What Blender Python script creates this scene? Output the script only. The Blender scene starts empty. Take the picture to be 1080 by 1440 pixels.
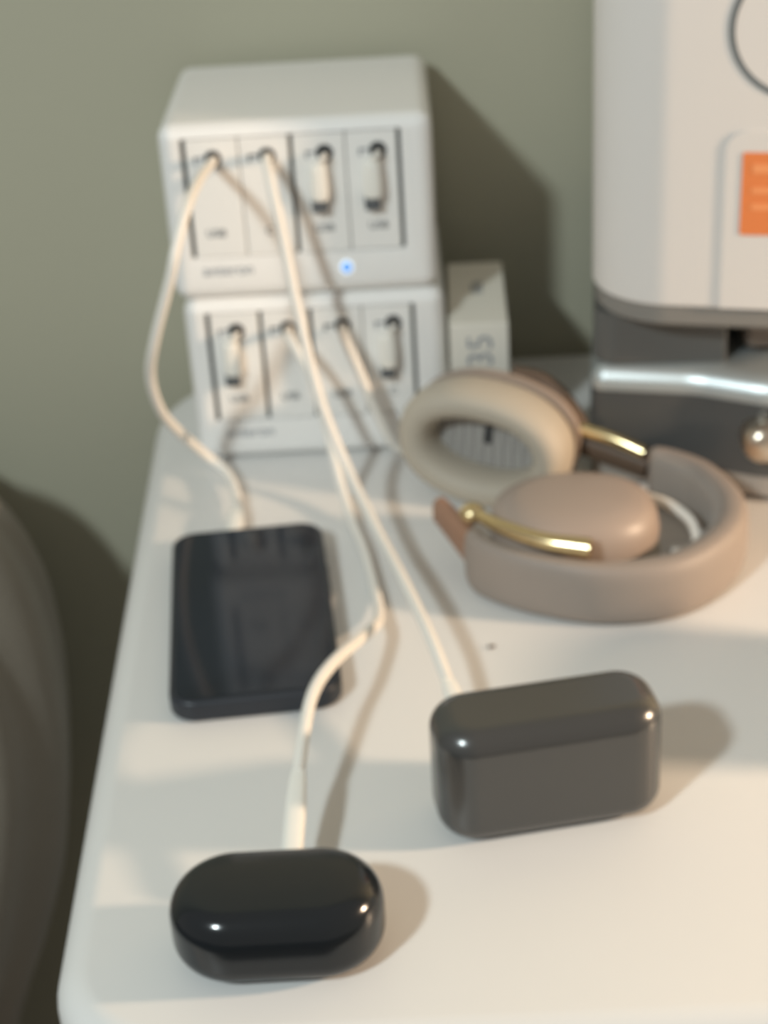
import bpy, bmesh, math, random
from mathutils import Vector, Matrix

random.seed(4)
S = bpy.context.scene
COL = S.collection
R = math.radians
T = 0.60            # height of the table top above the floor

# ------------------------------------------------------------------ camera
cam = bpy.data.cameras.new('camera')
camo = bpy.data.objects.new('camera', cam)
COL.objects.link(camo)
yaw, pitch, roll = R(-1.45), R(28.86), R(-3.61)
fw = Vector((math.sin(yaw) * math.cos(pitch), math.cos(yaw) * math.cos(pitch), -math.sin(pitch)))
rt = Vector((math.cos(yaw), -math.sin(yaw), 0))
up = rt.cross(fw)
r2 = math.cos(roll) * rt + math.sin(roll) * up
u2 = -math.sin(roll) * rt + math.cos(roll) * up
M = Matrix((r2, u2, -fw)).transposed().to_4x4()
M.translation = Vector((0.122, -0.832, 0.422 + T))
camo.matrix_world = M
cam.sensor_fit = 'VERTICAL'
cam.sensor_height = 36.0
cam.lens = 2412.3 * 36 / 1440
cam.clip_start = 0.02
cam.dof.use_dof = True
cam.dof.focus_distance = 0.43
cam.dof.aperture_fstop = 13.0
S.camera = camo

# ------------------------------------------------------------------ world, lamps, exposure
w = bpy.data.worlds.new('world')
S.world = w
w.use_nodes = True
bg = w.node_tree.nodes['Background']
bg.inputs[0].default_value = (1.0, 0.92, 0.82, 1)
bg.inputs[1].default_value = 0.30


def lamp(name, loc, power, color, radius):
    l = bpy.data.lights.new(name, 'POINT')
    l.energy = power
    l.color = color
    l.shadow_soft_size = radius
    o = bpy.data.objects.new(name, l)
    o.location = loc
    COL.objects.link(o)
    return o


lamp('room_lamp', (-0.50, -1.10, 0.92 + T), 42.5, (0.86, 0.98, 1.0), 0.055)
lamp('bedside_lamp', (1.00, -0.390, 0.325 + T), 37.5, (1.0, 0.73, 0.50), 0.035)

S.view_settings.view_transform = 'Standard'
S.view_settings.look = 'None'
S.view_settings.exposure = 0.0
S.view_settings.gamma = 1.0
S.view_settings.use_curve_mapping = False


# ------------------------------------------------------------------ materials
def mat(name, col, rough=0.5, metal=0.0, spec=0.5, emit=None, estr=0, noise=None, bump=None, coat=0.0, trans=0.0, sheen=0.0):
    m = bpy.data.materials.new(name)
    m.use_nodes = True
    nt = m.node_tree
    b = nt.nodes['Principled BSDF']
    b.inputs['Base Color'].default_value = (*col, 1)
    b.inputs['Roughness'].default_value = rough
    b.inputs['Metallic'].default_value = metal
    b.inputs['Specular IOR Level'].default_value = spec
    b.inputs['Coat Weight'].default_value = coat
    b.inputs['Coat Roughness'].default_value = 0.06
    b.inputs['Transmission Weight'].default_value = trans
    b.inputs['Sheen Weight'].default_value = sheen
    if emit:
        b.inputs['Emission Color'].default_value = (*emit, 1)
        b.inputs['Emission Strength'].default_value = estr
    tc = nt.nodes.new('ShaderNodeTexCoord')
    if noise:
        scale, amount = noise
        n = nt.nodes.new('ShaderNodeTexNoise')
        n.inputs['Scale'].default_value = scale
        n.inputs['Detail'].default_value = 4
        nt.links.new(tc.outputs['Object'], n.inputs['Vector'])
        mx = nt.nodes.new('ShaderNodeMix')
        mx.data_type = 'RGBA'
        mx.inputs[6].default_value = (*[c * (1 - amount) for c in col], 1)
        mx.inputs[7].default_value = (*[min(1, c * (1 + amount)) for c in col], 1)
        nt.links.new(n.outputs['Fac'], mx.inputs[0])
        nt.links.new(mx.outputs[2], b.inputs['Base Color'])
    if bump:
        scale, strength, dist = bump
        n2 = nt.nodes.new('ShaderNodeTexNoise')
        n2.inputs['Scale'].default_value = scale
        n2.inputs['Detail'].default_value = 3
        nt.links.new(tc.outputs['Object'], n2.inputs['Vector'])
        bp = nt.nodes.new('ShaderNodeBump')
        bp.inputs['Strength'].default_value = strength
        bp.inputs['Distance'].default_value = dist
        nt.links.new(n2.outputs['Fac'], bp.inputs['Height'])
        nt.links.new(bp.outputs['Normal'], b.inputs['Normal'])
    return m


MAT = dict(
    wall=mat('wall_paint', (0.445, 0.430, 0.330), 0.85, noise=(3.0, 0.05), bump=(160, 0.15, 0.001)),
    floor=mat('floor_boards', (0.10, 0.085, 0.07), 0.55, noise=(9, 0.25)),
    table=mat('white_lacquer', (0.722, 0.717, 0.702), 0.38, noise=(14, 0.02), spec=0.4),
    white=mat('white_plastic', (0.88, 0.87, 0.85), 0.42, noise=(60, 0.01)),
    module=mat('module_plastic', (0.87, 0.86, 0.835), 0.48, noise=(60, 0.01)),
    cream=mat('cream_plastic', (0.86, 0.84, 0.78), 0.4, noise=(60, 0.01)),
    groove=mat('groove_grey', (0.10, 0.115, 0.115), 0.6, noise=(60, 0.05)),
    hole=mat('port_black', (0.015, 0.017, 0.02), 0.5, noise=(60, 0.05)),
    print_=mat('grey_print', (0.10, 0.11, 0.12), 0.6, noise=(60, 0.05)),
    printl=mat('pale_grey_print', (0.30, 0.32, 0.35), 0.6, noise=(60, 0.05)),
    tip=mat('plug_metal', (0.30, 0.30, 0.29), 0.35, 0.9, noise=(80, 0.05)),
    led=mat('blue_led', (0.01, 0.03, 0.1), 0.5, emit=(0.10, 0.36, 0.95), estr=1.0),
    ledring=mat('led_halo', (0.8, 0.9, 1.0), 0.3, emit=(0.75, 0.9, 1.0), estr=0.7),  # white halo of the blue light, drawn as a glowing rim
    cable=mat('cable_rubber', (0.84, 0.81, 0.75), 0.5, noise=(90, 0.02)),
    phone=mat('phone_case', (0.018, 0.023, 0.032), 0.42, noise=(50, 0.1)),
    glass=mat('phone_glass', (0.008, 0.014, 0.024), 0.10, spec=0.34, noise=(20, 0.2)),
    gcase=mat('grey_gloss', (0.110, 0.110, 0.108), 0.24, 0.6, noise=(30, 0.04)),
    bcase=mat('black_gloss', (0.010, 0.013, 0.016), 0.15, noise=(30, 0.1)),
    taupe=mat('taupe_plastic', (0.36, 0.29, 0.245), 0.42, noise=(40, 0.03)),
    band=mat('taupe_soft', (0.31, 0.26, 0.225), 0.55, noise=(60, 0.04), bump=(500, 0.2, 0.0004)),
    bandin=mat('taupe_knit', (0.30, 0.265, 0.235), 0.85, noise=(120, 0.08), bump=(700, 0.3, 0.0006), sheen=0.2),
    pad=mat('beige_leatherette', (0.46, 0.41, 0.335), 0.6, noise=(40, 0.04), bump=(400, 0.15, 0.0005)),
    mesh=mat('grey_mesh', (0.30, 0.285, 0.27), 0.8, noise=(900, 0.1)),
    brown=mat('dark_brown', (0.105, 0.072, 0.050), 0.5, noise=(40, 0.08)),
    copper=mat('copper_brown', (0.33, 0.185, 0.12), 0.5, noise=(40, 0.05)),
    gold=mat('champagne_metal', (0.78, 0.63, 0.36), 0.24, 1.0, noise=(60, 0.03)),
    mwhite=mat('appliance_white', (0.74, 0.70, 0.665), 0.45, noise=(20, 0.01)),
    mgrey=mat('appliance_grey', (0.085, 0.088, 0.088), 0.28, noise=(30, 0.05)),
    mdark=mat('appliance_dark', (0.115, 0.115, 0.11), 0.35, noise=(30, 0.05)),
    mrim=mat('appliance_rim', (0.24, 0.225, 0.205), 0.45, noise=(30, 0.05)),
    mskirt=mat('appliance_skirt', (0.38, 0.345, 0.31), 0.5, noise=(30, 0.05)),
    mhighlight=mat('appliance_highlight_trim', (0.55, 0.60, 0.61), 0.38, 0.6, noise=(30, 0.03)),
    knob=mat('knob_metal', (0.66, 0.57, 0.47), 0.28, 1.0, noise=(30, 0.05)),
    nozzle=mat('nozzle_grey', (0.20, 0.165, 0.14), 0.45, noise=(30, 0.05)),
    orange=mat('orange_sticker', (0.80, 0.23, 0.065), 0.6, noise=(60, 0.04)),
    orangel=mat('orange_print', (0.90, 0.34, 0.13), 0.6, noise=(60, 0.04)),
    ring=mat('ring_print', (0.16, 0.175, 0.18), 0.5, noise=(60, 0.05)),
    carton=mat('carton_white', (0.80, 0.765, 0.68), 0.6, noise=(50, 0.03)),
    cloth=mat('taupe_cloth', (0.27, 0.235, 0.185), 0.95, noise=(14, 0.14), bump=(350, 0.5, 0.002), sheen=0.3),
    shadow_mug=mat('mug_ceramic', (0.75, 0.73, 0.70), 0.25, noise=(20, 0.02)),
)


# perforated grille pattern on the speaker mesh
nt = MAT['mesh'].node_tree
tc = next(n for n in nt.nodes if n.type == 'TEX_COORD')
vo = nt.nodes.new('ShaderNodeTexVoronoi')
vo.inputs['Scale'].default_value = 420
vo.inputs['Randomness'].default_value = 0.0
nt.links.new(tc.outputs['Object'], vo.inputs['Vector'])
cr = nt.nodes.new('ShaderNodeValToRGB')
cr.color_ramp.elements[0].position = 0.28
cr.color_ramp.elements[0].color = (0.10, 0.095, 0.09, 1)
cr.color_ramp.elements[1].position = 0.40
cr.color_ramp.elements[1].color = (0.36, 0.345, 0.325, 1)
nt.links.new(vo.outputs['Distance'], cr.inputs['Fac'])
nt.links.new(cr.outputs['Color'], nt.nodes['Principled BSDF'].inputs['Base Color'])

# ------------------------------------------------------------------ helpers
def thing(name, label=None, cat=None, loc=(0, 0, 0), rz=0.0, group=None):
    o = bpy.data.objects.new(name, None)
    o.empty_display_size = 0.02
    o.location = (loc[0], loc[1], loc[2] + T)
    o.rotation_euler = (0, 0, rz)
    COL.objects.link(o)
    if label:
        o['label'] = label
    if cat:
        o['category'] = cat
    if group:
        o['group'] = group
    return o


def mesh_obj(name, bm, m, parent=None, smooth=35, weighted=True, origin=None):
    """link a bmesh as one object; vertices are in the parent's space (or table space without a parent)"""
    bmesh.ops.recalc_face_normals(bm, faces=bm.faces)
    if origin is not None:
        bmesh.ops.translate(bm, verts=bm.verts, vec=-Vector(origin))
    me = bpy.data.meshes.new(name)
    bm.to_mesh(me)
    bm.free()
    if smooth:
        me.polygons.foreach_set('use_smooth', [True] * len(me.polygons))
        me.set_sharp_from_angle(angle=R(smooth))
    me.materials.append(MAT[m])
    o = bpy.data.objects.new(name, me)
    COL.objects.link(o)
    if parent is not None:
        o.parent = parent
    if origin is not None:
        o.location = Vector(origin)
    if smooth and weighted:
        md = o.modifiers.new('wn', 'WEIGHTED_NORMAL')
        md.keep_sharp = True
    return o


def bm_box(x0, x1, y0, y1, z0, z1, bev=0.0, seg=3, bm=None):
    new = bmesh.new()
    bmesh.ops.create_cube(new, size=1.0)
    for v in new.verts:
        v.co = Vector(((x0 + x1) / 2 + v.co.x * (x1 - x0), (y0 + y1) / 2 + v.co.y * (y1 - y0), (z0 + z1) / 2 + v.co.z * (z1 - z0)))
    if bev > 0:
        bmesh.ops.bevel(new, geom=list(new.edges), offset=bev, segments=seg, profile=0.5, affect='EDGES')
    if bm is None:
        return new
    me = bpy.data.meshes.new('tmp')
    new.to_mesh(me)
    new.free()
    bm.from_mesh(me)
    bpy.data.meshes.remove(me)
    return bm


def loft(rings, cap0=True, cap1=True, closed=True, bm=None, loop=False):
    bm = bm or bmesh.new()
    vr = [[bm.verts.new(p) for p in r] for r in rings]
    n = len(rings[0])
    pairs = list(zip(vr, vr[1:]))
    if loop:
        pairs.append((vr[-1], vr[0]))
    for a, b in pairs:
        for i in range(n if closed else n - 1):
            j = (i + 1) % n
            bm.faces.new((a[i], a[j], b[j], b[i]))
    if not loop:
        if cap0:
            bm.faces.new(list(reversed(vr[0])))
        if cap1:
            bm.faces.new(vr[-1])
    return bm


def catmull(pts, per=8):
    P = [Vector(p) for p in pts]
    P = [P[0] * 2 - P[1]] + P + [P[-1] * 2 - P[-2]]
    out = []
    for i in range(1, len(P) - 2):
        a, b, c, d = P[i - 1:i + 3]
        for k in range(per):
            t = k / per
            out.append(0.5 * ((2 * b) + (c - a) * t + (2 * a - 5 * b + 4 * c - d) * t * t + (3 * b - a - 3 * c + d) * t ** 3))
    out.append(P[-2].copy())
    return out


def sweep(path, section, upv=(0, 0, 1), scale=None, bm=None, fixed_up=False):
    """section: list of (side, up) offsets; upv kept as close as possible"""
    rings = []
    n = len(path)
    side_prev = None
    for i, p in enumerate(path):
        t = (path[min(i + 1, n - 1)] - path[max(i - 1, 0)]).normalized()
        if fixed_up or side_prev is None:
            s = t.cross(Vector(upv))
            if s.length < 1e-4:
                s = t.cross(Vector((0, 1, 0.01)))
            s.normalize()
        else:
            s = (side_prev - t * side_prev.dot(t)).normalized()
        side_prev = s
        u = s.cross(t).normalized()
        k = scale(i / (n - 1)) if scale else 1.0
        if not isinstance(k, tuple):
            k = (k, k)
        rings.append([p + s * (a * k[0]) + u * (b * k[1]) for a, b in section])
    return loft(rings, bm=bm)


def circ(r, n=12, r2=None):
    r2 = r if r2 is None else r2
    return [(r * math.cos(2 * math.pi * i / n), r2 * math.sin(2 * math.pi * i / n)) for i in range(n)]


def superell(a, b, e=2.5, n=40):
    out = []
    for i in range(n):
        t = 2 * math.pi * i / n
        c, s = math.cos(t), math.sin(t)
        out.append((a * math.copysign(abs(c) ** (2 / e), c), b * math.copysign(abs(s) ** (2 / e), s)))
    return out


def rrect(x0, x1, y0, y1, r, seg=8):
    """rounded rectangle, counter-clockwise; r may be 4 radii (x1y0, x1y1, x0y1, x0y0)"""
    rr = r if isinstance(r, (tuple, list)) else (r,) * 4
    pts = []
    for (cx, cy, a0), q in zip(((x1, y0, -90), (x1, y1, 0), (x0, y1, 90), (x0, y0, 180)), rr):
        ox = cx - q if cx == x1 else cx + q
        oy = cy - q if cy == y1 else cy + q
        for k in range(seg + 1):
            a = R(a0 + 90 * k / seg)
            pts.append((ox + q * math.cos(a), oy + q * math.sin(a)))
    return pts


def offset_poly(pts, d):
    """inset a closed counter-clockwise outline by d"""
    n = len(pts)
    out = []
    for i in range(n):
        a, b, c = Vector(pts[i - 1]), Vector(pts[i]), Vector(pts[(i + 1) % n])
        e1, e2 = (b - a), (c - b)
        if e1.length < 1e-9:
            e1 = e2
        if e2.length < 1e-9:
            e2 = e1
        n1 = Vector((-e1.y, e1.x)).normalized()
        n2 = Vector((-e2.y, e2.x)).normalized()
        m = (n1 + n2).normalized()
        k = d / max(0.5, m.dot(n1))
        out.append((b.x + m.x * k, b.y + m.y * k))
    return out


def prism(foot, profile, bm=None):
    """profile: list of (inset, z) from bottom to top"""
    rings = []
    for ins, z in profile:
        q = offset_poly(foot, ins) if abs(ins) > 1e-9 else foot
        rings.append([Vector((x, y, z)) for x, y in q])
    return loft(rings, bm=bm)


def round_profile(z0, z1, rb, rt, seg=6, batter=0.0):
    out = []
    for k in range(seg + 1):
        a = R(90 * k / seg)
        out.append((rb * (1 - math.sin(a)), z0 + rb * (1 - math.cos(a))))
    for k in range(seg + 1):
        a = R(90 * k / seg)
        out.append((batter + rt * (1 - math.cos(a)), z1 - rt + rt * math.sin(a)))
    return out


def xform(bm, mtx):
    bmesh.ops.transform(bm, matrix=mtx, verts=bm.verts)
    return bm


def text_obj(name, body, size, m, parent, mtx, depth=0.00015):
    cu = bpy.data.curves.new(name, 'FONT')
    cu.body = body
    cu.size = size
    cu.align_x = 'CENTER'
    cu.align_y = 'CENTER'
    cu.extrude = depth
    tmp = bpy.data.objects.new('tmp', cu)
    COL.objects.link(tmp)
    dg = bpy.context.evaluated_depsgraph_get()
    me = bpy.data.meshes.new_from_object(tmp.evaluated_get(dg))
    bpy.data.objects.remove(tmp)
    bpy.data.curves.remove(cu)
    me.name = name
    me.transform(mtx)
    me.materials.clear()
    me.materials.append(MAT[m])
    o = bpy.data.objects.new(name, me)
    COL.objects.link(o)
    o.parent = parent
    return o


FRONT = Matrix.Rotation(R(90), 4, 'X')         # text plane facing -Y


def tag(o, label=None, cat=None, group=None, kind=None):
    for k, v in (('label', label), ('category', cat), ('group', group), ('kind', kind)):
        if v:
            o[k] = v
    return o


# ------------------------------------------------------------------ the room
WALL_Y = 0.132
o = mesh_obj('floor', bm_box(-2.5, 2.5, -3.0, WALL_Y + 0.1, -T - 0.06, -T), 'floor', smooth=0, origin=(0, 0, -T))
o.location.z += T
tag(o, 'dark floor under the white table', kind='structure')
o = mesh_obj('wall_back', bm_box(-2.5, 2.5, WALL_Y, WALL_Y + 0.1, -T, 1.9), 'wall', smooth=0, origin=(0, WALL_Y, -T))
o.location.z += T
tag(o, 'grey-green painted wall behind the table', kind='structure')

# ------------------------------------------------------------------ the table
tb = thing('side_table', 'white lacquered side table with rounded corners holding all the devices', 'table', (0.2, -0.16, -T))
OFF = Vector((0.2, -0.16, -T))


def tpart(name, bm, m, **k):
    bmesh.ops.translate(bm, verts=bm.verts, vec=-OFF)
    return mesh_obj(name, bm, m, tb, **k)


foot = []
xr, y0, y1 = 0.62, -0.4265, 0.126
# left edge runs slightly askew: front-left x = -0.011, back-left x = -0.031
quad = [Vector((xr, y0)), Vector((xr, y1)), Vector((-0.031, y1)), Vector((-0.0135, y0))]
rad = (0.05, 0.05, 0.070, 0.046)
for i in range(4):
    a, b, c = quad[i - 1], quad[i], quad[(i + 1) % 4]
    d1, d2 = (a - b).normalized(), (c - b).normalized()
    ang = d1.angle(d2)
    L = rad[i] / math.tan(ang / 2)
    p1, p2 = b + d1 * L, b + d2 * L
    ctr = b + (d1 + d2).normalized() * (rad[i] / math.sin(ang / 2))
    v1, v2 = p1 - ctr, p2 - ctr
    for k in range(13):
        f = k / 12
        v = v1.lerp(v2, f).normalized() * rad[i]
        q = ctr + v
        foot.append((q.x, q.y))
tpart('tabletop', prism(foot, round_profile(-0.030, 0.0, 0.008, 0.013, 8)), 'table')
tpart('cabinet_body', prism(offset_poly(foot, 0.02), [(0, -0.33), (0, -0.0301)]), 'table')
for lx, ly in ((0.03, 0.07), (0.57, 0.07), (0.03, -0.37), (0.57, -0.37)):
    bmh = bmesh.new()
    loft([[Vector((lx + rr_ * math.cos(t), ly + rr_ * math.sin(t), z)) for t in [2 * math.pi * i / 16 for i in range(16)]]
          for rr_, z in ((0.012, -T + 0.0005), (0.018, -0.3301))], bm=bmh)
    tpart('leg', bmh, 'table')

# ------------------------------------------------------------------ charging stations
CW, CH, CD = 0.1364, 0.0924, 0.1210


def charging_station(label, loc, stowed, gaps, led, short):
    t = thing('charging_station', label, 'charger', loc, 0, 'stacked white charging stations')
    # housing with a real recess for the four modules
    bm = bm_box(0, CW, 0, CD, 0, CH, 0.0075, 6)
    h = mesh_obj('housing', bm, 'white', t)
    cut = mesh_obj('cut', bm_box(0.0110, 0.1208, -0.01, 0.004, 0.0230, 0.0858, 0.0), 'white', t)
    h.modifiers.clear()
    md = h.modifiers.new('b', 'BOOLEAN')
    md.object = cut
    md.operation = 'DIFFERENCE'
    md.solver = 'EXACT'
    dg = bpy.context.evaluated_depsgraph_get()
    me = bpy.data.meshes.new_from_object(h.evaluated_get(dg))
    h.modifiers.clear()
    old = h.data
    h.data = me
    me.name = 'housing'
    bpy.data.meshes.remove(old)
    bpy.data.objects.remove(cut)
    me.set_sharp_from_angle(angle=R(35))
    md = h.modifiers.new('wn', 'WEIGHTED_NORMAL')
    md.keep_sharp = True
    mesh_obj('bay', bm_box(0.0111, 0.1207, 0.0034, 0.0039, 0.0231, 0.0857), 'groove', t, smooth=0)
    # module edges: wide dark grooves where gaps says so
    edges = [0.0132, 0.0398, 0.0660, 0.0930, 0.1190]
    for i in range(4):
        l = edges[i] + (0.0011 if (i in gaps) else 0.00022)
        r = edges[i + 1] - (0.0011 if (i + 1 in gaps) else 0.00022)
        if i == 0:
            l = edges[0] + 0.0004
        if i == 3:
            r = edges[4] - 0.0004
        bmf = bm_box(l, r, 0.0003, 0.0033, 0.0236, 0.0851, 0.0008, 2)
        mod = mesh_obj('module_face', bmf, 'module', t)
        cx = (0.0270, 0.0540, 0.0826, 0.1092)[i]
        # cable port: a dark round mouth with a small collar
        bmh = bmesh.new()
        rg = []
        for rr_, yy in ((0.0043, 0.0004), (0.0043, -0.0002), (0.0036, -0.0002), (0.0035, 0.0002)):
            rg.append([Vector((cx + rr_ * math.cos(a), yy, 0.0752 + rr_ * math.sin(a))) for a in [2 * math.pi * k / 18 for k in range(18)]])
        loft(rg, bm=bmh)
        mesh_obj('cable_port', bmh, 'hole', mod, smooth=40)
        # little plug-type mark left of the port
        bmh = bm_box(cx - 0.0095, cx - 0.0048, 0.00005, 0.00035, 0.0752, 0.0764)
        bm_box(cx - 0.0095, cx - 0.0084, 0.00005, 0.00035, 0.0726, 0.0764, bm=bmh)
        mesh_obj('port_mark', bmh, 'print_' if (not stowed[i] and i in (1, 2)) else 'printl', mod, smooth=0)
        # lettering at the foot of the module
        lx = (0.0250, 0.0522, 0.0800, 0.1075)[i]
        text_obj('lettering', 'USB' if i != short else 'C', 0.0058, 'print_', mod, Matrix.Translation((lx, 0.0002, 0.0362)) @ FRONT)
        if stowed[i]:
            px = cx - 0.0034
            body = bmesh.new()
            rg = []
            for z, sx, sy in ((0.0716, 0.0026, 0.0024), (0.0706, 0.0036, 0.0034), (0.0690, 0.0043, 0.0040), (0.0600, 0.0047, 0.0043), (0.0540, 0.0046, 0.0042), (0.0525, 0.0040, 0.0036)):
                rg.append([Vector((px + a, -0.0036 + b, z)) for a, b in superell(sx, sy, 3.0, 20)])
            loft(rg, bm=body)
            pb = mesh_obj('plug', body, 'cream', t, smooth=40)
            tip = bmesh.new()
            rg = [[Vector((px - 0.0006 + a, -0.0036 + b, z)) for a, b in superell(0.0040, 0.0020, 4, 16)] for z in (0.0526, 0.0462)]
            loft(rg, bm=tip)
            mesh_obj('plug_tip', tip, 'print_', pb, smooth=40)
            path = catmull([(cx, 0.0005, 0.0742), (cx + 0.0002, -0.0040, 0.0748), (cx - 0.0012, -0.0066, 0.0742), (px, -0.0050, 0.0712)], 6)
            mesh_obj('cable_stub', sweep(path, circ(0.0015, 10)), 'cable', t, smooth=60, weighted=False)
    text_obj('brand_lettering', 'anteron', 0.0082, 'printl', t, Matrix.Translation((0.0290, -0.0001, 0.0164)) @ FRONT)
    if led:
        bmh = bmesh.new()
        rg = [[Vector((0.0898 + rr_ * math.cos(a), yy, 0.0148 + 1.15 * rr_ * math.sin(a))) for a in [2 * math.pi * k / 20 for k in range(20)]]
              for rr_, yy in ((0.0033, 0.0002), (0.0033, -0.0004), (0.0027, -0.0006))]
        loft(rg, bm=bmh)
        st = mesh_obj('status_light', bmh, 'ledring', t, smooth=40)
        st['label'] = 'glowing blue status light'
        bmh = bmesh.new()
        rg = [[Vector((0.0898 + rr_ * math.cos(a), yy, 0.0148 + 1.15 * rr_ * math.sin(a))) for a in [2 * math.pi * k / 20 for k in range(20)]]
              for rr_, yy in ((0.0024, -0.0005), (0.0024, -0.0008), (0.0018, -0.0010))]
        loft(rg, bm=bmh)
        mesh_obj('blue_core', bmh, 'led', st, smooth=40)
    return t


charging_station('white multi-port charging station with blue light, on top of the stack', (0.0, 0.0, 0.0932), (0, 0, 1, 1), (2,), True, 1)
charging_station('white multi-port charging station at the bottom of the stack, standing on the table', (0.0028, 0.0, 0.0004), (1, 0, 0, 1), (1, 2), False, 3)

# ------------------------------------------------------------------ small carton
ct = thing('carton', 'small white carton printed 35 standing between the charging stations and the tall appliance', 'box', (0.1575, 0.041, 0.0), R(-1.5))
bx = mesh_obj('carton_body', bm_box(-0.0155, 0.0155, -0.045, 0.045, 0.0002, 0.0740, 0.0008, 2), 'carton', ct)
text_obj('number_print', '35', 0.0190, 'printl', bx, Matrix.Translation((0.001, -0.0451, 0.0590)) @ FRONT @ Matrix.Rotation(R(90), 4, 'Z'))
bmh = bmesh.new()
for k, (a, b, wd) in enumerate(((0.0, 0.009, 0.0008), (0.0024, 0.008, 0.0008), (-0.0022, 0.006, 0.0007))):
    bm_box(a - wd, a + wd, 0.006 - b, 0.006 + b, 0.0741, 0.0744, bm=bmh)
mesh_obj('small_print', bmh, 'printl', bx, smooth=0)
mesh_obj('lid_flap', bm_box(-0.0150, 0.0150, -0.0445, 0.0445, 0.0735, 0.07415, 0.0002, 1), 'carton', ct)

# ------------------------------------------------------------------ phone
ph = thing('phone', 'black smartphone lying face up on the table, plugged in at its top edge', 'phone', (0.012, -0.244, 0), R(5.2))
pw, pl, pt = 0.0735, 0.1475, 0.0108
foot_p = rrect(0, pw, 0, pl, 0.0115, 8)
mesh_obj('phone_case', prism(foot_p, round_profile(0.0003, pt, 0.0028, 0.0022, 5)), 'phone', ph)
mesh_obj('screen', prism(offset_poly(foot_p, 0.0026), round_profile(pt - 0.0010, pt + 0.0004, 0.0001, 0.0004, 2)), 'glass', ph)
for (b0, b1, sx) in ((0.085, 0.098, 1), (0.103, 0.111, 1), (0.095, 0.108, 0)):
    x = pw if sx else 0
    mesh_obj('side_button', bm_box(x - 0.0004, x + 0.0006, b0, b1, 0.0035, 0.0062, 0.0003, 1), 'phone', ph)

# ------------------------------------------------------------------ earbud cases
gc = thing('earbud_case', 'grey glossy box-shaped earbud case standing upright on the table', 'earbud case', (0.1640, -0.3090, 0), R(9.7), 'earbud charging cases')


def rounded_case(parent, W, D, H, rv, redge, m):
    f = rrect(-W / 2, W / 2, -D / 2, D / 2, rv, 12)
    mesh_obj('case_shell', prism(f, round_profile(0.0003, H, redge[0], redge[1], 12)), m, parent, smooth=50)
    mesh_obj('hinge_plate', bm_box(-0.012, 0.020, D / 2 - 0.0004, D / 2 + 0.0005, 0.030, 0.034, 0.0002, 1), m, parent)


rounded_case(gc, 0.0865, 0.0365, 0.0510, 0.0145, (0.0105, 0.0095), 'gcase')

pc = thing('earbud_case', 'glossy black pill-shaped earbud case nearest the front of the table', 'earbud case', (0.0650, -0.3785, 0), R(0.8), 'earbud charging cases')


def pill(parent, W, D, H, m):
    n = 32

    def foot2(ins):
        r = D / 2 - ins
        hx = W / 2 - D / 2
        pts = []
        for a0, sx in ((-90, hx), (90, -hx)):
            for k in range(n + 1):
                a = R(a0 + 180 * k / n)
                pts.append((sx + r * math.cos(a), r * math.sin(a)))
        return pts
    prof = [(0.0150, 0.0003), (0.0110, 0.0005)]
    for k in range(1, 13):                       # rounded underside
        a = R(90 * k / 12)
        prof.append((0.0100 * (1 - math.sin(a)), 0.0005 + 0.0105 * (1 - math.cos(a))))
    for k in range(15):                          # rounded shoulder
        a = R(84 * k / 14)
        prof.append((0.0105 * (1 - math.cos(a)), H - 0.0125 + 0.0115 * math.sin(a)))
    prof += [(0.0125, H - 0.0006), (0.0160, H - 0.0002), (0.0200, H)]
    mesh_obj('case_shell', loft([[Vector((x, y, z)) for x, y in foot2(i)] for i, z in prof]), m, parent, smooth=60, weighted=False)
    mesh_obj('hinge_plate', bm_box(-0.014, 0.014, D / 2 - 0.0004, D / 2 + 0.0004, 0.0185, 0.0205, 0.0002, 1), m, parent)


pill(pc, 0.0745, 0.0455, 0.0315, 'bcase')

# ------------------------------------------------------------------ headphones
HB = Vector((0.205, -0.11, 0))
hp = thing('headphones', 'taupe over-ear headphones with gold sliders folded on the table', 'headphones', tuple(HB))


def hpart(name, bm, m, parent=None, **k):
    bmesh.ops.translate(bm, verts=bm.verts, vec=-HB)
    return mesh_obj(name, bm, m, parent or hp, **k)


zc = 0.0158
bandpts = [(0.1445, -0.1400, zc), (0.1500, -0.1530, zc), (0.1705, -0.1690, zc), (0.2010, -0.1800, zc), (0.2330, -0.1765, zc), (0.2590, -0.1520, zc),
           (0.2680, -0.1225, zc), (0.2610, -0.0920, zc), (0.2480, -0.0755, zc), (0.2370, -0.0690, zc)]
bp = catmull(bandpts, 9)


def band_scale(f):
    e = min(f, 1 - f) / 0.04
    k = 1.0 if e >= 1 else 0.45 + 0.55 * math.sqrt(max(0, 1 - (1 - e) ** 2))
    return (k * (0.85 + 0.35 * math.sin(math.pi * min(1, max(0, (f - 0.25) / 0.75)))), 0.80 + 0.20 * k)


sec = [(a, b) for a, b in superell(0.0062, 0.0150, 3.2, 28)]
hb = hpart('headband', sweep(bp, sec, scale=band_scale, fixed_up=True), 'band', smooth=60, weighted=False)
# padded lining on the inside of the band
inner = []
for i, p_ in enumerate(bp):
    t_ = (bp[min(i + 1, len(bp) - 1)] - bp[max(i - 1, 0)]).normalized()
    s_ = t_.cross(Vector((0, 0, 1))).normalized()
    inner.append(p_ - s_ * 0.0050)
cut0, cut1 = int(len(inner) * 0.30), int(len(inner) * 0.985)
hpart('band_lining', sweep(inner[cut0:cut1], superell(0.0042, 0.0132, 3.0, 24), scale=lambda f: (0.4 + 0.6 * math.sqrt(max(0, 1 - (2 * abs(f - .5)) ** 6)), 0.85 + 0.15 * math.sqrt(max(0, 1 - (2 * abs(f - .5)) ** 6))), fixed_up=True), 'bandin', smooth=60, weighted=False)


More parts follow.
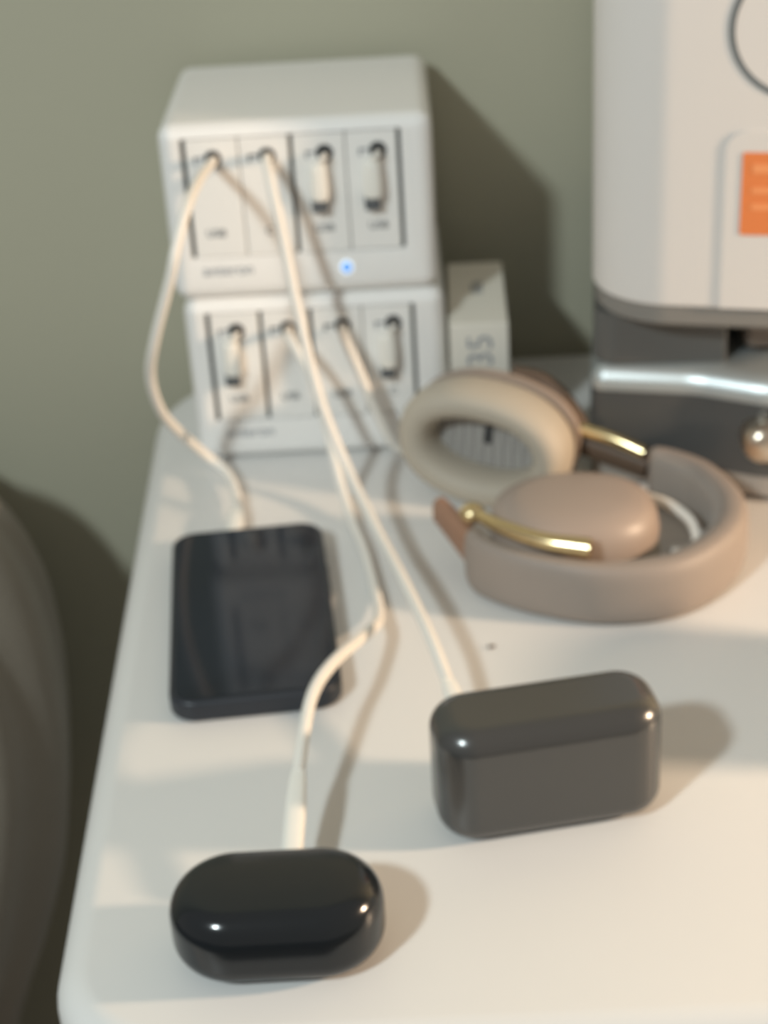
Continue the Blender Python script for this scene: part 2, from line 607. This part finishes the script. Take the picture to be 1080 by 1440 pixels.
def cup(center, normal, tilt, a, b, cush, shell, names):
    """oval ear cup; normal points out of the cushion's opening; built around the cushion's front plane"""
    nrm = Vector(normal).normalized()
    X = Vector((0, 0, 1)).cross(nrm)
    if X.length < 1e-3:
        X = Vector((1, 0, 0))
    X.normalize()
    X = Matrix.Rotation(tilt, 3, nrm) @ X
    Y = nrm.cross(X).normalized()
    C = Vector(center)

    def P(x, y, d):
        return C + X * x + Y * y + nrm * d
    n = 48
    # shell: dome behind the cushion
    rg = []
    for s, d in ((1.0, -cush), (1.01, -cush - 0.2 * shell), (0.985, -cush - 0.5 * shell), (0.92, -cush - 0.76 * shell), (0.80, -cush - 0.92 * shell), (0.60, -cush - shell), (0.3, -cush - shell * 1.05), (0.02, -cush - shell * 1.06)):
        rg.append([P(x * s * 0.97, y * s * 0.97, d) for x, y in superell(a, b, 2.3, n)])
    sh = hpart('ear_cup', loft(rg), 'taupe', smooth=60, weighted=False)
    # cushion: fat oval torus
    rg = []
    tube = 0.0090
    prof = []
    for k in range(20):
        t = 2 * math.pi * k / 20
        c, s = math.cos(t), math.sin(t)
        prof.append((math.copysign(abs(c) ** 0.85, c) * tube, math.copysign(abs(s) ** 0.85, s) * cush * 0.5))
    for k in range(20):
        off, d = prof[k]
        ra, rb = a - tube + off, b - tube + off
        rg.append([P(x, y, d - cush * 0.5) for x, y in superell(ra, rb, 2.25, n)])
    bmx = loft(rg, loop=True)
    cu = hpart('ear_cushion', bmx, 'pad', sh, smooth=70, weighted=False)
    # mesh inside the opening
    rg = [[P(x, y, d) for x, y in superell(a - 0.010, b - 0.010, 2.25, n)] for d in (-cush * 0.98, -cush * 0.62)]
    hpart('speaker_mesh', loft(rg), 'mesh', sh, smooth=40)
    return P, sh


P1, cupA = cup((0.1495, -0.0690, 0.0315), (-0.42, -0.90, 0.05), R(-6), 0.0455, 0.0322, 0.031, 0.012, None)
# a dark mark on the mesh of the open cup
bmh = bmesh.new()
for (x0, x1, ya, yb) in ((-0.002, 0.0015, -0.002, 0.008),):
    cs = [P1(x, y, d) for d in (-0.0200, -0.0185) for x, y in ((x0, ya), (x1, ya), (x1, yb), (x0, yb))]
    loft([cs[:4], cs[4:]], bm=bmh)
hpart('side_mark', bmh, 'hole', cupA, smooth=0)
P2, cupB = cup((0.1925, -0.1330, 0.0006), (0.0, 0.0, -1.0), 0.0, 0.0405, 0.0330, 0.020, 0.0200, None)

# yoke of the open cup, slider and hinge pieces
yk = catmull([(0.1720, -0.0300, 0.0585), (0.1860, -0.0330, 0.0550), (0.1975, -0.0400, 0.0465), (0.2040, -0.0475, 0.0360), (0.2060, -0.0520, 0.0290)], 8)
hpart('yoke', sweep(yk, superell(0.0042, 0.0030, 2.5, 14), scale=lambda f: 0.8 + 0.4 * f), 'brown', smooth=60, weighted=False)
sl = catmull([(0.2050, -0.0525, 0.0340), (0.2200, -0.0620, 0.0325), (0.2340, -0.0705, 0.0285)], 6)
hpart('slider', sweep(sl, circ(0.0036, 14)), 'gold', smooth=60, weighted=False)
sl = catmull([(0.2040, -0.0500, 0.0250), (0.2200, -0.0600, 0.0225), (0.2360, -0.0700, 0.0195)], 6)
hpart('slider_guard', sweep(sl, superell(0.0040, 0.0058, 2.6, 14)), 'brown', smooth=60, weighted=False)
sl = catmull([(0.1485, -0.1370, 0.0345), (0.1590, -0.1510, 0.0350), (0.1760, -0.1640, 0.0345), (0.1960, -0.1715, 0.0340)], 8)
hpart('slider', sweep(sl, circ(0.0040, 14), scale=lambda f: 0.75 + 0.45 * f), 'gold', smooth=60, weighted=False)
hg = catmull([(0.1305, -0.1080, 0.0225), (0.1355, -0.1190, 0.0215), (0.1425, -0.1340, 0.0190), (0.1475, -0.1440, 0.0170)], 6)
hpart('hinge', sweep(hg, superell(0.0050, 0.0095, 3.0, 18), scale=lambda f: 0.75 + 0.25 * f, fixed_up=True), 'copper', smooth=60, weighted=False)
bmh = bmesh.new()
bmesh.ops.create_uvsphere(bmh, u_segments=18, v_segments=10, radius=0.0062)
bmesh.ops.scale(bmh, vec=(1, 1, 0.8), verts=bmh.verts)
bmesh.ops.translate(bmh, verts=bmh.verts, vec=(0.1455, -0.1300, 0.0320))
hpart('hinge_pivot', bmh, 'gold', smooth=60, weighted=False)

# ------------------------------------------------------------------ tall white appliance
AB = Vector((0.30, 0.01, 0))
ap = thing('countertop_appliance', 'tall white appliance with dark grey base, knob and orange sticker at the right edge', 'appliance', tuple(AB))


def apart(name, bm, m, parent=None, **k):
    bmesh.ops.translate(bm, verts=bm.verts, vec=-AB)
    return mesh_obj(name, bm, m, parent or ap, **k)


def outline(pts, per=6):
    q = catmull([(x, y, 0) for x, y in pts] + [(pts[0][0], pts[0][1], 0)], per)
    return [(v.x, v.y) for v in q[:-1]]


def smooth_poly(corners, seg=8):
    """corners: (x, y, radius), counter-clockwise"""
    out = []
    n = len(corners)
    for i in range(n):
        a = Vector(corners[i - 1][:2])
        b = Vector(corners[i][:2])
        c = Vector(corners[(i + 1) % n][:2])
        r = corners[i][2]
        d1, d2 = (a - b).normalized(), (c - b).normalized()
        ang = d1.angle(d2)
        L = r / math.tan(ang / 2)
        p1, p2 = b + d1 * L, b + d2 * L
        ctr = b + (d1 + d2).normalized() * (r / math.sin(ang / 2))
        for k in range(seg + 1):
            v = (p1 - ctr).lerp(p2 - ctr, k / seg).normalized() * r
            out.append((ctr.x + v.x, ctr.y + v.y))
    return out


HEADF = smooth_poly([(0.2085, -0.0645, 0.040), (0.3900, -0.1065, 0.044), (0.3950, 0.118, 0.02), (0.2300, 0.118, 0.02)], 12)
HZ0, HZ1 = 0.1065, 0.290
apart('head_housing', prism(HEADF, round_profile(HZ0, HZ1, 0.0015, 0.020, 6)), 'mwhite', smooth=40)
apart('head_rim', prism(offset_poly(HEADF, 0.0015), [(0.006, 0.0940), (0, 0.0975), (0, 0.1064)]), 'mrim', smooth=40)
# rear column
COLF2 = smooth_poly([(0.2110, -0.0460, 0.012), (0.2770, -0.0520, 0.0025), (0.2830, 0.112, 0.01), (0.2300, 0.112, 0.01)], 8)
apart('column', prism(COLF2, [(0, 0.0671), (0, 0.0939)]), 'mdark', smooth=40)
apart('rear_panel', bm_box(0.2835, 0.385, 0.000, 0.110, 0.0671, 0.0939, 0.001, 2), 'mdark', smooth=40)
apart('nozzle', bm_box(0.2860, 0.345, -0.050, -0.001, 0.0720, 0.0939, 0.004, 3), 'nozzle', smooth=40)
BASEF = smooth_poly([(0.2095, -0.0480, 0.008), (0.2600, -0.0600, 0.05), (0.2950, -0.0790, 0.06), (0.3900, -0.0860, 0.03), (0.3950, 0.116, 0.02), (0.2310, 0.116, 0.02)], 10)
apart('base_body', prism(BASEF, [(0, 0.0145), (0, 0.0535)]), 'mgrey', smooth=50)
apart('highlight_trim', prism(BASEF, [(0.0006, 0.0536)] + round_profile(0.0536, 0.0670, 0.0006, 0.0110, 10)), 'mhighlight', smooth=50)  # pale metal strip added to give the bright highlight along the base's top edge
apart('base_skirt', prism(offset_poly(BASEF, 0.0005), [(0.0, 0.0035), (0, 0.0144)]), 'mskirt', smooth=40)
for fx, fy in ((0.240, -0.03), (0.375, -0.06), (0.375, 0.1), (0.25, 0.1)):
    bmh = bmesh.new()
    loft([[Vector((fx + 0.008 * math.cos(a), fy + 0.008 * math.sin(a), z)) for a in [2 * math.pi * k / 14 for k in range(14)]] for z in (0.0002, 0.0036)], bm=bmh)
    apart('foot', bmh, 'hole', smooth=40)
# round metal knob on the base
bmh = bmesh.new()
kx, ky, kz = 0.2905, -0.0720, 0.0375
rg = []
for rr_, d in ((0.0100, 0.0), (0.0106, 0.004), (0.0110, 0.009), (0.0106, 0.013), (0.0088, 0.0165), (0.0055, 0.0185), (0.0006, 0.0192)):
    rg.append([Vector((kx + rr_ * math.cos(a), ky - d, kz + rr_ * math.sin(a))) for a in [2 * math.pi * k / 28 for k in range(28)]])
loft(rg, bm=bmh)
apart('knob', bmh, 'knob', smooth=60, weighted=False)


def head_front(x):
    """front plane of the head housing between its rounded corners"""
    return -0.0645 - (x - 0.2085) * (0.0420 / 0.1815)


def on_front(x, z, d):
    return Vector((x, head_front(x) - d, z))


def plate(pts, d0, d1):
    bm_ = bmesh.new()
    loft([[on_front(x, z, d) for x, z in pts] for d in (d0, d1)], bm=bm_)
    return bm_


pan = apart('front_panel', plate(rrect(0.2668, 0.3475, HZ0 + 0.0006, 0.1925, (0.0005, 0.010, 0.010, 0.0005), 6), -0.0005, 0.0009), 'mwhite', smooth=40)
stk = apart('sticker', plate(rrect(0.2740, 0.338, 0.1437, 0.1826, 0.0012, 3), 0.0008, 0.0013), 'orange', pan, smooth=40)
stk['label'] = 'orange sticker'
bmh = bmesh.new()
for k, (x1, z) in enumerate(((0.331, 0.1752), (0.325, 0.1650), (0.331, 0.1572))):
    q = rrect(0.2785, x1, z - 0.0013 - (0.0008 if k == 0 else 0), z + 0.0013 + (0.0008 if k == 0 else 0), 0.0005, 2)
    loft([[on_front(x, zz, d) for x, zz in q] for d in (0.0012, 0.0015)], bm=bmh)
mesh_lines = bmh
apart('sticker_lettering', mesh_lines, 'orangel', pan, smooth=0)
# printed ring
bmh = bmesh.new()
rc = (0.2972, 0.2372)
n = 72
rings = []
for rr_, d in ((0.0314, -0.0002), (0.0314, 0.0004), (0.0286, 0.0004), (0.0286, -0.0002)):
    rings.append([on_front(rc[0] + rr_ * math.cos(2 * math.pi * k / n), rc[1] + rr_ * math.sin(2 * math.pi * k / n), d) for k in range(n)])
loft(rings, bm=bmh, loop=True)
apart('ring_emblem', bmh, 'ring', smooth=0)
bmh = bmesh.new()
q = rrect(0.2850, 0.3090, 0.2352, 0.2400, 0.002, 4)
loft([[on_front(x, zz, d) for x, zz in q] for d in (-0.0002, 0.0004)], bm=bmh)
apart('emblem_bar', bmh, 'ring', smooth=0)

# ------------------------------------------------------------------ cables
CR = 0.0026


def cable(label, pts, plug_len, plug_r, tail_dir, group='white charging cables'):
    b = Vector(pts[-1])
    t = thing('charging_cable', label, 'cable', tuple(b), 0, group)
    path = [p - b for p in catmull(pts, 10)]
    mesh_obj('cord', sweep(path, circ(CR, 12)), 'cable', t, smooth=70, weighted=False)
    d = Vector(tail_dir).normalized()
    e = path[-1]
    upv = Vector((0, 0, 1))
    s = d.cross(upv).normalized()
    u = s.cross(d)
    rg = []
    for f, k in ((0, 0.70), (0.12, 0.84), (0.35, 0.97), (0.45, 1.0), (0.93, 1.0), (1.0, 0.86)):
        c = e + d * (plug_len * f)
        rg.append([c + s * (x * k) + u * (y * k) for x, y in superell(plug_r, plug_r * 0.62, 2.8, 18)])
    pg = mesh_obj('plug', loft(rg), 'cream', t, smooth=45, weighted=False)
    c0, c1 = e + d * (plug_len * 0.99), e + d * (plug_len + 0.0022)
    rg = [[c + s * x + u * y for x, y in superell(plug_r * 0.8, plug_r * 0.36, 3, 14)] for c in (c0, c1)]
    mesh_obj('plug_tip', loft(rg), 'tip', pg, smooth=45)
    return t


# phone cable: looped out to the left of the stack
cable('white cable looping left around the charging stations to the black phone',
      [(0.0270, 0.0030, 0.1672), (0.0262, -0.0150, 0.1692), (0.0248, -0.0450, 0.1730), (0.0218, -0.0760, 0.1705), (0.0165, -0.0900, 0.1560), (0.0122, -0.0915, 0.1415), (-0.0004, -0.0820, 0.1065), (-0.0066, -0.0690, 0.0830),
       (-0.0063, -0.0550, 0.0590), (-0.0018, -0.0400, 0.0400), (0.0085, -0.0220, 0.0160), (0.0190, -0.0250, 0.0070), (0.0255, -0.0450, 0.0056), (0.0280, -0.0650, 0.0056)],
      0.0265, 0.0044, (0.012, -1, 0))
# grey case cable
cable('white cable hanging down the stack to the grey earbud case',
      [(0.0540, 0.0030, 0.1674), (0.0545, -0.0120, 0.1680), (0.0575, -0.0240, 0.1560), (0.0612, -0.0310, 0.1335), (0.0663, -0.0440, 0.1020), (0.0743, -0.0600, 0.0626),
       (0.0865, -0.0770, 0.0305), (0.1002, -0.1235, 0.0220), (0.1130, -0.1790, 0.0245), (0.1225, -0.2220, 0.0250), (0.1290, -0.2520, 0.0215)],
      0.0280, 0.0040, (0.20, -0.95, -0.10))
# black case cable
cable('white cable curling across the phone corner to the black pill-shaped case',
      [(0.0568, 0.0030, 0.0746), (0.0575, -0.0100, 0.0755), (0.0625, -0.0190, 0.0700), (0.0690, -0.0260, 0.0580), (0.0750, -0.0380, 0.0370), (0.0810, -0.0560, 0.0125), (0.0870, -0.0820, 0.0040), (0.0930, -0.1100, 0.0035),
       (0.0985, -0.1500, 0.0040), (0.1000, -0.1780, 0.0070), (0.0960, -0.2010, 0.0150), (0.0825, -0.2430, 0.0280), (0.0748, -0.2680, 0.0300), (0.0714, -0.2930, 0.0260), (0.0700, -0.3080, 0.0220)],
      0.0440, 0.0040, (-0.035, -0.99, -0.150))
# headphone cable, running behind the open ear cup
cable('white cable running behind the open ear cup to the folded headphones',
      [(0.0854, 0.0030, 0.0746), (0.0862, -0.0090, 0.0735), (0.0930, -0.0140, 0.0560), (0.1010, -0.0160, 0.0320), (0.1110, -0.0150, 0.0100), (0.1250, -0.0060, 0.0035), (0.1500, 0.0060, 0.0032), (0.1780, 0.0020, 0.0032),
       (0.1990, -0.0200, 0.0032), (0.2090, -0.0560, 0.0050), (0.2150, -0.0830, 0.0140), (0.2280, -0.0975, 0.0190), (0.2400, -0.1085, 0.0195), (0.2485, -0.1230, 0.0185), (0.2500, -0.1370, 0.0150), (0.2470, -0.1440, 0.0125)],
      0.0100, 0.0036, (-0.99, 0.05, 0.0))

# ------------------------------------------------------------------ upholstered cushion left of the table
CB = Vector((-0.27, -0.03, -T))
cs = thing('cushion', 'taupe fabric cushion bulging beside the left edge of the table', 'cushion', tuple(CB))
rg = []
nu, nv = 120, 64
prof = [(-0.600, 0.020), (-0.598, 0.050), (-0.585, 0.070), (-0.52, 0.082), (-0.42, 0.098), (-0.35, 0.118), (-0.28, 0.142), (-0.21, 0.160), (-0.14, 0.168), (-0.08, 0.163),
        (-0.03, 0.144), (0.000, 0.118), (0.014, 0.085), (0.021, 0.045), (0.023, 0.004)]
pc2 = catmull([(r_, 0, z_) for z_, r_ in prof], 6)
for v_ in pc2:
    z, rad_ = v_.z, max(0.003, v_.x * 1.07)
    ring_ = []
    for i in range(nu):
        u = 2 * math.pi * i / nu
        cu_, su_ = math.cos(u), math.sin(u)
        e = 0.75
        x = rad_ * math.copysign(abs(cu_) ** e, cu_)
        y = rad_ * 0.80 * math.copysign(abs(su_) ** e, su_)
        fold = 0.030 * math.sin(6 * u + 5 * z) * math.sin(9 * z + 0.6) + 0.018 * math.sin(15 * u - 12 * z + 1.2)
        k = 1 + fold * min(1, rad_ / 0.12)
        ring_.append(Vector((x * k, y * k, z + T + 0.0005)))
    rg.append(ring_)
mesh_obj('cushion_cover', loft(rg), 'cloth', cs, smooth=70, weighted=False)

# ------------------------------------------------------------------ unseen object added beside the frame, for its shadow across the table
mg = thing('shadow_mug', 'white ceramic cup added out of view to the right, for its shadow on the table', 'shadow_mug', (0.385, -0.268, 0.0))
prof = [(0.0, 0.0004), (0.026, 0.0004), (0.030, 0.002), (0.036, 0.012), (0.040, 0.030), (0.041, 0.070), (0.0400, 0.0715), (0.0385, 0.070), (0.0375, 0.030), (0.033, 0.012), (0.028, 0.006), (0.0005, 0.005)]
bmh = loft([[Vector((max(r_, 0.0005) * math.cos(a), max(r_, 0.0005) * math.sin(a), z_)) for a in [2 * math.pi * k / 40 for k in range(40)]] for r_, z_ in prof])
mesh_obj('mug_body', bmh, 'shadow_mug', mg, smooth=50, weighted=False)
hpth = catmull([(0.0385, 0, 0.058), (0.056, 0, 0.060), (0.066, 0, 0.045), (0.058, 0, 0.026), (0.0385, 0, 0.020)], 8)
mesh_obj('handle', sweep(hpth, superell(0.0045, 0.0032, 2.4, 12), upv=(0, 1, 0)), 'shadow_mug', mg, smooth=60, weighted=False)

# ------------------------------------------------------------------ crumb
bmh = bmesh.new()
bmesh.ops.create_icosphere(bmh, subdivisions=2, radius=0.0012)
for v in bmh.verts:
    v.co = Vector((v.co.x * 1.5, v.co.y * 0.9, v.co.z * 0.6)) * random.uniform(0.8, 1.15)
o = mesh_obj('crumb', bmh, 'brown', smooth=60, weighted=False)
o.location = (0.1496, -0.1960, T + 0.0008)
tag(o, 'tiny dark crumb on the table between the headphones and the grey earbud case', 'crumb')
